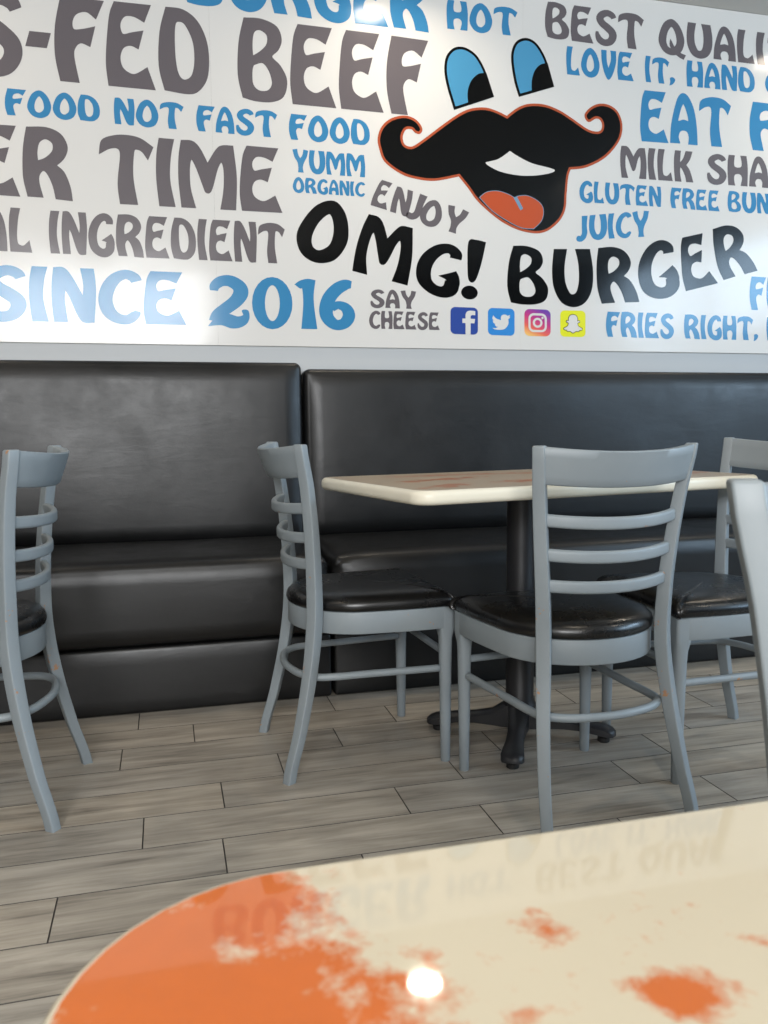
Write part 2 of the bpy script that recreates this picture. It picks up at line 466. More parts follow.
# floor: one mesh, 15 x 60 cm wood-look tiles with thin grout gaps
bm = bmesh.new(); lay = bm.loops.layers.color.new('plank')
P = .14765; y_ref = 2.5150
OFF = {0: .493, 1: .053, 2: .455, 3: .270, 4: .107, 5: .523, 6: .092, -1: .300, 7: .37, 8: .21, 9: .55}
k0 = int((y_ref-Y0)/P)+1; g = .0016
for k in range(-6, k0+1):
    ya, yb = y_ref-(k)*P, y_ref-(k-1)*P     # row k lies between ya and yb
    kk = k
    offx = OFF.get(k, None)
    if offx is None: offx = random.random()*.6
    n0 = int((X0-offx)/.6)-1; x = offx+n0*.6
    while x < X1+.6:
        xa, xb = max(x, X0)+g, min(x+.6, X1)-g; lo, hi = max(ya, Y0)+g, min(yb, Y1)-g
        if xb > xa and hi > lo:
            vs = [bm.verts.new(p) for p in ((xa, lo, 0), (xb, lo, 0), (xb, hi, 0), (xa, hi, 0))]
            ins = [bm.verts.new(p) for p in ((xa-g, lo-g, -.003), (xb+g, lo-g, -.003), (xb+g, hi+g, -.003), (xa-g, hi+g, -.003))]
            c = (random.random(), random.random(), random.random(), 1)
            fs = [bm.faces.new(vs)] + [bm.faces.new((ins[i], ins[(i+1) % 4], vs[(i+1) % 4], vs[i])) for i in range(4)]
            for j, f in enumerate(fs):
                f.material_index = 0 if j == 0 else 1
                for l in f.loops: l[lay] = c
        x += .6
add_box(bm, (X0-.1, Y0-.1, -.10), (X1+.1, Y1+.1, -.0032))
bm.faces.ensure_lookup_table()
for f in bm.faces[-6:]: f.material_index = 1
struct(obj('floor', bm, [M['floor'], M['grout']], smooth=False))

# ------------------------------------------------------------------ booth bench
def soft_block(lo, hi, rad, puff=(0,0,0), nx=40, seed=1, wr=0.0, seg=5):
    """upholstered block: rounded box, subdivided, faces puffed outward, with faint wrinkles"""
    bm = bmesh.new(); add_box(bm, lo, hi)
    L = [hi[i]-lo[i] for i in range(3)]
    def cuts(axis, n):
        for i in range(1, n):
            p = lo[axis]+L[axis]*i/n
            co = [0, 0, 0]; co[axis] = p; no = [0, 0, 0]; no[axis] = 1
            bmesh.ops.bisect_plane(bm, geom=bm.verts[:]+bm.edges[:]+bm.faces[:], plane_co=co, plane_no=no)
    for ax in range(3): cuts(ax, max(4, int(L[ax]/nx)))
    # extra loops near edges
    for ax in range(3):
        for d in [rad*k for k in (.15, .35, .6, .85, 1.15)]:
            for p in (lo[ax]+d, hi[ax]-d):
                co = [0, 0, 0]; co[ax] = p; no = [0, 0, 0]; no[ax] = 1
                bmesh.ops.bisect_plane(bm, geom=bm.verts[:]+bm.edges[:]+bm.faces[:], plane_co=co, plane_no=no)
    from mathutils import noise as N
    for v in bm.verts:
        p = v.co.copy()
        # pull onto rounded box
        q = Vector([min(max(p[i], lo[i]+rad), hi[i]-rad) for i in range(3)])
        d = p-q
        if d.length > rad and d.length > 1e-9: p = q+d.normalized()*rad
        u = [(p[i]-lo[i])/L[i] for i in range(3)]
        for ax in range(3):
            if puff[ax] and (u[ax] < .5/ max(1, 1) ):
                pass
        for ax in range(3):
            o = [i for i in range(3) if i != ax]
            w = 1.0
            for i in o:
                e = min(u[i], 1-u[i])*L[i]; w *= min(1.0, e/.09)**.6 if e > 0 else 0
            if puff[ax] > 0:
                if abs(p[ax]-hi[ax]) < 1e-4 and ax != 1: p[ax] += puff[ax]*w
                if abs(p[ax]-lo[ax]) < 1e-4: p[ax] -= puff[ax]*w
        if wr:
            k = N.noise(Vector((p.x*3.1+seed, p.y*6, p.z*9)))*wr + N.noise(Vector((p.x*11+seed, p.y*14, p.z*5)))*wr*.4
            nn = Vector((p-Vector([(lo[i]+hi[i])/2 for i in range(3)])))
            p.y -= k if abs(p.y-lo[1]) < .03 else 0
            p.z += k if abs(p.z-hi[2]) < .03 and L[1] > .3 else 0
        v.co = p
    return bm
YF, YB = 2.650, 3.150; XS = .515
for (xa, xb, lab, top, pinch) in ((-1.75, XS-.004, 'left section of the black vinyl booth bench, its high back taller than its neighbour', 1.136, XS),
                     (XS+.004, 2.85, 'right section of the black vinyl booth bench behind the orange-streaked table', 1.113, XS)):
    t = thing('booth_bench', lab, 'bench', ((xa+xb)/2, (YF+YB)/2, 0), 0, 'black vinyl booth sections against the lettered wall')
    cx, cy = (xa+xb)/2, (YF+YB)/2
    S = lambda lo, hi: ((lo[0]-cx, lo[1]-cy, lo[2]), (hi[0]-cx, hi[1]-cy, hi[2]))
    obj('base_panel', soft_block(*S((xa, YF+.006, 0.0), (xb, YF+.30, .2125)), .012, (0, .004, 0), .12, 2, .0016), M['booth'], t, angle=0)
    sb = soft_block(*S((xa, YF, .2125), (xb, YB+.03, .478)), .032, (.002, .008, .006), .07, 5, .0030)
    # puckers where the cover is folded at the corners beside the seam
    from mathutils import noise as NN
    for v in sb.verts:
        wx = v.co.x+cx; d = math.hypot(wx-XS, v.co.z-.455)
        if d < .13 and v.co.y+cy < YF+.16 and v.co.z > .36:
            k = (1-d/.13)**1.5; a = math.atan2(v.co.z-.44, abs(wx-XS)+.001)
            v.co.y += k*(.020+.006*math.sin(a*13)); v.co.z -= k*(.018+.004*math.sin(a*11+1))
    obj('seat_cushion', sb, M['booth'], t, angle=0)
    bb = soft_block(*S((xa, YB, .462), (xb, Y1-.004, top)), .026, (.002, .012, .0), .07, 9, .0018)
    for v in bb.verts:      # the back leans a little
        k = (Y1-.004-(v.co.y+cy))/(Y1-YB)
        v.co.y += max(0, v.co.z-.47)*.030*k
    obj('backrest', bb, M['booth'], t, angle=0)

# ------------------------------------------------------------------ tables
def rr_outline(w, d, r, n=10):
    return rrect(w, d, r, n)
def top_bm(w, d, r, z0, z1, lip, n=10, bull=.013):
    bm = bmesh.new(); th = z1-z0; rings = []
    def ring(off, z):
        return [bm.verts.new((x, y, z)) for x, y in rrect(w-2*off, d-2*off, max(.004, r-off), n)]
    seq = [(.03, z0), (bull, z0)]
    for k in range(1, 6):
        a = PI/2*k/5; seq.append((bull-bull*math.sin(a), z0+bull-bull*math.cos(a)))
    for k in range(0, 6):
        a = PI/2*k/5; seq.append((bull-bull*math.cos(a), z1-bull+bull*math.sin(a)))
    seq += [(lip, z1), (lip+.02, z1)]
    rings = [ring(*s) for s in seq]
    m = len(rings[0])
    for i, (A, B) in enumerate(zip(rings, rings[1:])):
        for j in range(m):
            f = bm.faces.new((A[j], A[(j+1) % m], B[(j+1) % m], B[j])); f.material_index = 1 if i == len(rings)-2 else 0
    bm.faces.new(rings[0][::-1]); f = bm.faces.new(rings[-1]); f.material_index = 1
    return bm
def arm_bm(ang, L):
    """cast iron foot arm, high at the column, low at its rounded tip"""
    bm = bmesh.new(); d = Vector((math.cos(ang), math.sin(ang), 0)); s = Vector((-d.y, d.x, 0)); rings = []
    for t, w, h0, h1 in ((.0, .030, .030, .105), (.03, .030, .030, .104), (.05, .028, .030, .092), (.075, .025, .032, .074), (.12, .023, .034, .064), (.17, .024, .032, .058), (.205, .028, .026, .053), (.235, .031, .021, .047), (.250, .026, .021, .041), (.258, .014, .023, .034)):
        t = t*L/.25; c = d*t; hw = w
        pr = [(-hw, h0), (-hw, h1-.010), (-hw*.6, h1-.002), (0, h1), (hw*.6, h1-.002), (hw, h1-.010), (hw, h0)]
        rings.append([bm.verts.new(c+s*a+Vector((0, 0, b))) for a, b in pr])
    for A, B in zip(rings, rings[1:]):
        m = len(A)
        for j in range(m): bm.faces.new((A[j], A[(j+1) % m], B[(j+1) % m], B[j]))
    bm.faces.new(rings[0]); bm.faces.new(rings[-1][::-1])
    return bm
def make_table(label, loc, rotz, size, r, H, mat_top, mat_edge, base_off=(0, 0), base_rot=0.0, two=False, lip=.014, th=.032, bull=.013):
    t = thing('pedestal_table', label, 'table', loc, rotz)
    obj('tabletop', top_bm(size[0], size[1], r, H-th, H, lip, 10, bull), [mat_edge, mat_top], t, angle=50)
    cols = [base_off] if not two else [(base_off[0]-.3, base_off[1]), (base_off[0]+.3, base_off[1])]
    for bx_, by_ in cols:
        bm = bmesh.new(); lathe(bm, [(.048, .095), (.046, .10), (.040, .115), (.040, H-th-.02), (.05, H-th-.012), (.05, H-th-.005)], 32, (bx_, by_))
        obj('column', bm, M['iron'], t, angle=40)
        sp = bmesh.new()
        for k in range(4):
            a = base_rot+k*PI/2; d = Vector((math.cos(a), math.sin(a), 0)); s = Vector((-d.y, d.x, 0))
            pts = [d*0.0, d*.12, d*.20]
            sweep(sp, [(p.x+bx_, p.y+by_, H-th-.007) for p in pts], rrect(.034, .0135, .003, 2))
        obj('mounting_plate', sp, M['iron'], t, angle=40)
        for k in range(4):
            a = base_rot+k*PI/2
            ab = arm_bm(a, .262)
            for v in ab.verts: v.co.x += bx_; v.co.y += by_
            arm = obj('base_arm', ab, M['iron'], t, angle=45)
            gx, gy = bx_+.237*math.cos(a), by_+.237*math.sin(a)
            obj('foot_glide', lathe(bmesh.new(), [(.015, 0), (.017, .002), (.017, .014), (.012, .016), (.012, .026)], 16, (gx, gy)), M['rubber'], arm)
    return t
CREAM = (0.61, 0.535, 0.395); OR = (0.60, 0.118, 0.004)
# middle table: streaked worn top
M['top_mid'] = worn_top('streaked_tabletop', (0.52, 0.41, 0.29), (0.52, 0.16, 0.05),
    [(-.30, .02, .16, .028, .5, .25, 1.0), (.02, -.12, .22, .04, .5, .12, 1.0), (-.12, .17, .24, .02, .5, -.1, .95), (.22, .08, .2, .035, .5, -.2, .75), (-.40, -.18, .10, .03, .5, .5, .7), (.42, -.1, .1, .05, .5, .1, .7)], .30, streaks=True, coat=.2)
M['edge'] = simple('cream_table_edge', (0.74, 0.70, 0.58), 0.35)
make_table('white-edged pedestal table with an orange-streaked top, standing before the booth seam', (.994, 2.115, 0), R(11.62), (1.078, .600), .050, .755,
    M['top_mid'], M['edge'], (-.017, .055), R(-28-11.62), th=.033)
# near table
tx0, ty1, w, d = -.053, .379, 1.12, .62
cx, cy = tx0+w/2, ty1-d/2
def nb(x, y, rx, ry, e, rot, s): return (x-cx, y-cy, rx, ry, e, rot, s)
M['top_near'] = worn_top('patched_tabletop', CREAM, OR,
    [nb(-.008, .335, .056, .062, .3, 0, 1.25), nb(.006, .285, .055, .060, .35, 0, 1.25), nb(.026, .350, .032, .032, .45, 0, 1.05), nb(.066, .288, .032, .012, .8, -.5, .75), nb(.055, .262, .038, .020, .6, 0, .95),
     nb(.178, .246, .018, .011, .6, -.3, .98), nb(.143, .300, .008, .014, .8, .4, .52), nb(.232, .268, .022, .005, .8, -.2, .50), nb(.088, .296, .004, .012, .8, 0, .5), nb(.10, .255, .03, .005, .7, .1, .5),
     nb(.45, .30, .07, .05, .5, 0, .9), nb(.7, .1, .1, .06, .5, .3, .9), nb(.2, .05, .09, .07, .5, 0, .9),
     nb(.024, .320, .012, .014, .7, .5, -.8), nb(-.014, .350, .02, .008, .9, .7, -.45), nb(.012, .352, .014, .007, .9, -.2, -.45), nb(-.02, .305, .012, .02, .9, .3, -.30), nb(.03, .285, .02, .008, .9, .3, -.35)], .04, coat=.4)
M['edge_near'] = simple('cream_near_edge', CREAM, 0.12, coat=.8)
make_table('nearest table, cream glossy top with worn orange patches and a rounded corner, filling the foreground', (cx, cy, 0), 0, (w, d), .102, .69, M['top_near'], M['edge_near'], (0, 0), R(45), lip=.0042, bull=.004)
# table at the left edge
make_table('pale tabletop corner just showing at the left edge behind the cut-off chair', (-.965, 2.27, 0), R(8), (1.118, .622), .052, .75, M['top_mid'], M['edge'], (0, 0), R(-20), th=.033)

# ------------------------------------------------------------------ ceiling lights
t0 = None
LPOS = [(x, y) for y in (2.88, .78, -1.32) for x in (-1.10, .90, 2.90)]
for i, (x, y) in enumerate(LPOS):
    if t0 is None:
        t0 = thing('ceiling_light', 'round recessed ceiling light mirrored in the glossy wall print', 'ceiling light', (x, y, ZC), 0, 'recessed ceiling lights')
        b2 = bmesh.new(); rings = []
        n = 32
        for r_, z_ in ((.066, -.002), (.070, -.008), (.085, -.008), (.088, -.001)):
            rings.append([b2.verts.new((r_*math.cos(2*PI*k/n), r_*math.sin(2*PI*k/n), z_)) for k in range(n)])
        for A, B in zip(rings, rings[1:]):
            for j in range(n): b2.faces.new((A[j], A[(j+1) % n], B[(j+1) % n], B[j]))
        obj('trim_ring', b2, M['lamp_trim'], t0)
        em = simple('lamp_lens', (1, .9, .75), .5)
        em.node_tree.nodes['Principled BSDF'].inputs['Emission Color'].default_value = (1, .88, .70, 1)
        em.node_tree.nodes['Principled BSDF'].inputs['Emission Strength'].default_value = 14
        obj('lens', lathe(bmesh.new(), [(.066, -.006), (.067, -.003), (.067, -.001)], 32), em, t0)
    else:
        copy_thing(t0, 'round recessed ceiling light mirrored in the glossy wall print', (x, y, ZC), 0)
    ld = bpy.data.lights.new('downlight', 'AREA'); ld.shape = 'DISK'; ld.size = .13; ld.energy = LAMP_W; ld.color = (1, .86, .68)
    ld.spread = R(150)
    lo = bpy.data.objects.new('downlight', ld); lo.location = (x, y, ZC-.012); COL.objects.link(lo)

# ------------------------------------------------------------------ daylight
w_ = bpy.data.worlds.new('sky'); SC.world = w_; w_.use_nodes = True
bg = w_.node_tree.nodes['Background']; bg.inputs[0].default_value = (.70, .84, 1.0, 1); bg.inputs[1].default_value = SKY
for holes, ax, at, en, colr in ((WB, 'y', Y0, WIN_B, (.98, .99, 1.0)), (WR, 'x', X1, WIN_R, (.55, .77, 1.0))):
    for h0, h1, z0, z1, part in [(a, b, c+(e-c)*k0_, c+(e-c)*k1_, pt) for a, b, c, e in holes for k0_, k1_, pt in ((0, .60, 0), (.60, 1, 1))]:
        # bright sky above, duller street below
        ld = bpy.data.lights.new('daylight', 'AREA'); ld.shape = 'RECTANGLE'; ld.size = h1-h0-.09; ld.size_y = z1-z0-(.045 if part else .045)
        ld.energy = en*(1.0 if part else .17)*ld.size*ld.size_y; ld.color = colr
        lo = bpy.data.objects.new('daylight', ld); COL.objects.link(lo)
        if ax == 'y': lo.location = ((h0+h1)/2, at-.03, (z0+z1)/2); lo.rotation_euler = (R(90), 0, 0)
        else: lo.location = (at+.03, (h0+h1)/2, (z0+z1)/2); lo.rotation_euler = (R(90), 0, R(90))

# ------------------------------------------------------------------ camera
def cam_matrix(yaw, pitch, roll):
    cy_, sy = math.cos(yaw), math.sin(yaw)
    r = Vector((cy_, -sy, 0)); f0 = Vector((sy, cy_, 0)); d0 = Vector((0, 0, -1))
    f = math.cos(pitch)*f0+math.sin(pitch)*d0; dn = math.cos(pitch)*d0-math.sin(pitch)*f0
    r2 = math.cos(roll)*r+math.sin(roll)*dn; d2 = math.cos(roll)*dn-math.sin(roll)*r
    m = Matrix((( r2.x, -d2.x, -f.x), (r2.y, -d2.y, -f.y), (r2.z, -d2.z, -f.z)))
    return m.to_4x4()
cd = bpy.data.cameras.new('camera'); cam = bpy.data.objects.new('camera', cd); COL.objects.link(cam)
cam.matrix_world = Matrix.Translation((0, 0, .9)) @ cam_matrix(R(14.65), R(6.0), R(.5))
cd.sensor_fit = 'VERTICAL'; cd.sensor_height = 36.0; cd.lens = 36.0*833/1024
cd.dof.use_dof = True; cd.dof.focus_distance = 2.35; cd.dof.aperture_fstop = 13.0
cd.clip_start = .02
SC.camera = cam
vs = SC.view_settings; vs.view_transform = 'Standard'; vs.look = 'None'; vs.gamma = 1.0; vs.use_curve_mapping = False
vs.exposure = EXPO
SC.cycles.use_denoising = True
SC.cycles.max_bounces = 8; SC.cycles.diffuse_bounces = 5; SC.cycles.glossy_bounces = 4
SC.cycles.sample_clamp_indirect = 6.0
SC.cycles.caustics_reflective = False; SC.cycles.caustics_refractive = False
WORDS=[
('S-FED','g',[(-0.5832,2.3867),(0.2061,2.3928),(-0.5983,2.1134),(0.1975,2.1073)]),
('BEEF','g',[(0.3159,2.3857),(1.0349,2.3788),(0.3084,2.1046),(1.0339,2.0995)]),
('BURGER','b',[(0.1277,2.5911),(1.041,2.6048),(0.122,2.4177),(1.0403,2.4144)]),
('FOOD','b',[(-0.4914,2.0673),(-0.1821,2.0675),(-0.4959,1.9806),(-0.1857,1.982)]),
('NOT','b',[(-0.1312,2.0668),(0.107,2.0681),(-0.1348,1.9791),(0.104,1.9769)]),
('FAST','b',[(0.1549,2.0652),(0.4479,2.0682),(0.1522,1.9771),(0.4459,1.9745)]),
('FOOD','b',[(0.4949,2.0631),(0.8047,2.0643),(0.493,1.9726),(0.8037,1.9735)]),
('ER','g',[(-0.592,1.9414),(-0.2822,1.9437),(-0.6046,1.7122),(-0.2929,1.7066)]),
('TIME','g',[(-0.1857,1.9409),(0.4619,1.9323),(-0.1957,1.7034),(0.4569,1.7037)]),
('YUMM','b',[(0.5056,1.9372),(0.7854,1.935),(0.5039,1.855),(0.7845,1.8528)]),
('ORGANIC','b',[(0.5043,1.8349),(0.7838,1.8322),(0.5031,1.7798),(0.7832,1.7796)]),
('AL','g',[(-0.5974,1.6689),(-0.4263,1.6647),(-0.6055,1.5211),(-0.4336,1.5181)]),
('INGREDIENT','g',[(-0.3668,1.6628),(0.4674,1.66),(-0.3737,1.5189),(0.4644,1.5152)]),
('SINCE','b',[(-0.5987,1.4684),(0.0943,1.4645),(-0.6089,1.2805),(0.0882,1.2781)]),
('2016','b',[(0.1808,1.4566),(0.7441,1.4555),(0.1753,1.2726),(0.7418,1.2727)]),
('SAY','g',[(0.8018,1.4286),(0.9867,1.4267),(0.8011,1.3592),(0.9864,1.3582)]),
('CHEESE','g',[(0.7969,1.3455),(1.0874,1.345),(0.7962,1.2777),(1.0872,1.2776)]),
('FRIES','b',[(1.8326,1.3676),(2.157,1.3672),(1.8347,1.2651),(2.1602,1.2623)]),
('RIGHT','b',[(2.2117,1.3642),(2.5608,1.3639),(2.215,1.2632),(2.5652,1.2626)]),
(',','b',[(2.5634,1.3639),(2.5869,1.3645),(2.5675,1.2715),(2.5911,1.2719)]),
('N','b',[(2.6343,1.3634),(2.7193,1.3632),(2.639,1.2625),(2.7243,1.2608)]),
('FR','b',[(2.5376,1.5378),(2.7214,1.5377),(2.5437,1.3963),(2.7285,1.3944)]),
('HOT','b',[(1.1207,2.539),(1.4137,2.5383),(1.1206,2.4339),(1.4146,2.4364)]),
('BEST','g',[(1.5372,2.5785),(1.9773,2.575),(1.5388,2.4454),(1.981,2.4395)]),
('QUALI','g',[(2.0501,2.5711),(2.5688,2.5657),(2.054,2.4368),(2.5747,2.4365)]),
('T','g',[(2.584,2.5652),(2.6814,2.5649),(2.59,2.4359),(2.6877,2.4368)]),
('LOVE','b',[(1.632,2.4183),(1.9348,2.4211),(1.6337,2.312),(1.9375,2.3124)]),
('IT','b',[(1.991,2.4167),(2.1022,2.4155),(1.9937,2.3155),(2.1052,2.3155)]),
(',','b',[(2.1043,2.4257),(2.1305,2.4259),(2.1073,2.3258),(2.1337,2.3258)]),
('HAND','b',[(2.1885,2.4179),(2.5223,2.415),(2.1919,2.3152),(2.5266,2.3182)]),
('C','b',[(2.5782,2.4161),(2.668,2.4162),(2.5828,2.3148),(2.673,2.3142)]),
('EAT','b',[(1.9735,2.2778),(2.4073,2.2789),(1.9788,2.0773),(2.4152,2.0825)]),
('F','b',[(2.5056,2.2769),(2.6385,2.2777),(2.514,2.0812),(2.6479,2.0802)]),
('MILK','g',[(1.8855,2.0482),(2.2302,2.0485),(1.8884,1.9232),(2.2344,1.9245)]),
('SHA','g',[(2.2993,2.0472),(2.6079,2.0499),(2.3037,1.9247),(2.6137,1.9247)]),
('GLUTEN','b',[(1.6992,1.8972),(2.0794,1.8943),(1.7007,1.813),(2.0818,1.8139)]),
('FREE','b',[(2.1264,1.8951),(2.3673,1.895),(2.1289,1.8124),(2.3705,1.8109)]),
('BUN','b',[(2.41,1.8976),(2.6201,1.8973),(2.4134,1.8133),(2.624,1.8139)]),
('JUICY','b',[(1.688,1.7518),(2.0222,1.7941),(1.6896,1.6568),(2.0251,1.6888)]),
]
ARCS=[
('ENJOY','g',[[(0.8448,1.8473),(0.8989,1.8344),(0.8045,1.7507),(0.8697,1.7354)],[(0.9134,1.8251),(0.9796,1.8101),(0.8818,1.7311),(0.9552,1.7133)],[(0.9804,1.8102),(1.0382,1.7945),(0.9491,1.7168),(1.0026,1.7004)],[(1.0299,1.7902),(1.1133,1.768),(0.9963,1.6963),(1.0796,1.6734)],[(1.128,1.7688),(1.2107,1.7462),(1.0964,1.6743),(1.1789,1.6529)]]),
('OMG!','k',[[(0.5647,1.768),(0.7504,1.7319),(0.4912,1.5528),(0.6759,1.5129)],[(0.7929,1.7131),(0.9871,1.6697),(0.7223,1.5013),(0.9536,1.4509)],[(1.0251,1.6283),(1.1982,1.6009),(0.9743,1.4438),(1.1556,1.4022)],[(1.2067,1.6327),(1.2798,1.6282),(1.1813,1.4109),(1.2633,1.4053)]]),
('BURGER','k',[[(1.389,1.6192),(1.5515,1.6163),(1.3818,1.3926),(1.5611,1.3935)],[(1.5809,1.6135),(1.7595,1.6212),(1.5862,1.3901),(1.7639,1.3949)],[(1.7827,1.6263),(1.9474,1.6376),(1.7966,1.3999),(1.9817,1.4176)],[(1.971,1.6469),(2.149,1.6841),(1.9961,1.4222),(2.1858,1.4575)],[(2.1726,1.6831),(2.3004,1.7135),(2.2103,1.4668),(2.3696,1.5061)],[(2.3339,1.7291),(2.4865,1.7682),(2.3895,1.5154),(2.5674,1.568)]]),
]
SHAPES={
'face':[(1.3735,2.1274,1),(1.3359,2.1412),(1.2969,2.1503),(1.2581,2.1501),(1.2116,2.1398),(1.1658,2.1167),(1.1049,2.0739),(1.0295,2.0163),(0.9842,1.9843),(0.9621,1.9797),(0.9434,1.9893),(0.9383,2.0163),(0.9511,2.0412),(0.9735,2.0444),(0.9885,2.0325),(1.0069,2.0297),(1.0185,2.0464),(1.0071,2.0696),(0.9811,2.0881),(0.9405,2.0938),(0.8887,2.0774),(0.8523,2.044),(0.8371,2.002),(0.8423,1.9632),(0.8632,1.9161),(0.9236,1.8768),(0.9848,1.8599),(1.0675,1.8563),(1.1689,1.8793,1),(1.2076,1.8381),(1.247,1.7911),(1.3018,1.7472),(1.3576,1.7124),(1.4219,1.6867),(1.4858,1.6758),(1.535,1.6798),(1.5761,1.7002),(1.6167,1.7388),(1.6369,1.7837),(1.641,1.8424),(1.6472,1.9083),(1.6567,1.9383,1),(1.723,1.9499),(1.7973,1.985),(1.8464,2.0265),(1.883,2.0782),(1.891,2.1321),(1.8713,2.1813),(1.8327,2.2059),(1.7867,2.2092),(1.7454,2.1927),(1.7169,2.1615),(1.7255,2.137),(1.742,2.1335),(1.7668,2.1478),(1.7861,2.1454),(1.7966,2.1283),(1.7929,2.1061),(1.772,2.0974),(1.7302,2.1049),(1.6634,2.1395),(1.6059,2.167),(1.5408,2.1842),(1.4765,2.183),(1.4291,2.1678),(1.3894,2.141)],
'teeth':[(1.3875,1.9927,1),(1.4194,1.9758),(1.4829,1.9516),(1.5649,1.9378),(1.5856,1.9297),(1.5651,1.9177),(1.5003,1.9044),(1.428,1.9001),(1.3485,1.9091),(1.2971,1.9282),(1.2828,1.94),(1.3008,1.9463),(1.34,1.9594)],
'tongue':[(1.2546,1.804,1),(1.2859,1.8272),(1.3329,1.8351),(1.3804,1.8254),(1.4085,1.8129,1),(1.4287,1.8212),(1.4688,1.8235),(1.5174,1.8025),(1.5383,1.7711),(1.5308,1.7272),(1.4946,1.691,1),(1.4377,1.6934),(1.3733,1.7191),(1.3096,1.7551)],
'crease':[(1.4028,1.8126,1),(1.419,1.8155,1),(1.4463,1.7708,1),(1.4345,1.7623,1)],
'eyeL':[(1.1491,2.1312,1),(1.3176,2.1952,1),(1.2886,2.2725),(1.2651,2.3187),(1.2343,2.3533),(1.1886,2.3713),(1.1466,2.363),(1.1164,2.328),(1.1089,2.2765),(1.1204,2.2161)],
'pupL':[(1.2082,2.1535,1),(1.3176,2.1952,1),(1.2843,2.2831,1),(1.2497,2.2757),(1.2194,2.2454),(1.2056,2.2029)],
'eyeR':[(1.4248,2.2044,1),(1.5784,2.2569,1),(1.5508,2.3387),(1.5264,2.3855),(1.4941,2.4206),(1.454,2.4325),(1.4148,2.4174),(1.394,2.3831),(1.3904,2.3371),(1.4044,2.2621)],
'pupR':[(1.4809,2.2236,1),(1.5784,2.2569,1),(1.548,2.3461,1),(1.5147,2.3353),(1.491,2.3084),(1.4796,2.2689)],
}
ICONS=[[(1.1342,1.3699),(1.2522,1.3691),(1.1341,1.2626),(1.2525,1.2607)],[(1.2957,1.3702),(1.4131,1.3692),(1.2962,1.2615),(1.414,1.2596)],[(1.4568,1.3704),(1.5751,1.3693),(1.4578,1.2604),(1.5765,1.2596)],[(1.619,1.3684),(1.7354,1.3693),(1.6205,1.2604),(1.7374,1.26)]]
# ------------------------------------------------------------------ lettering shapes (height 100, y up); third value 1 = sharp corner
def C(s):
    out = []
    for tok in s.split():
        c = tok.endswith('c'); x, y = tok.rstrip('c').split(','); out.append((float(x), float(y), 1) if c else (float(x), float(y)))
    return out
def stroke(pts):
    """variable-width brush stroke: (x,y,w) -> closed outline"""
    P = smooth_path([Vector(p) for p in pts], 5); L, Rr = [], []
    for i, p in enumerate(P):
        a = P[max(0, i-1)]; b = P[min(len(P)-1, i+1)]; t = Vector((b.x-a.x, b.y-a.y)).normalized(); n = Vector((-t.y, t.x))
        L.append((p.x+n.x*p.z/2, p.y+n.y*p.z/2)); Rr.append((p.x-n.x*p.z/2, p.y-n.y*p.z/2))
    return ('strip', L, Rr)
def ell(cx, cy, rx, ry, n=24): return [(cx+rx*math.cos(2*PI*i/n), cy+ry*math.sin(2*PI*i/n), 1) for i in range(n)]
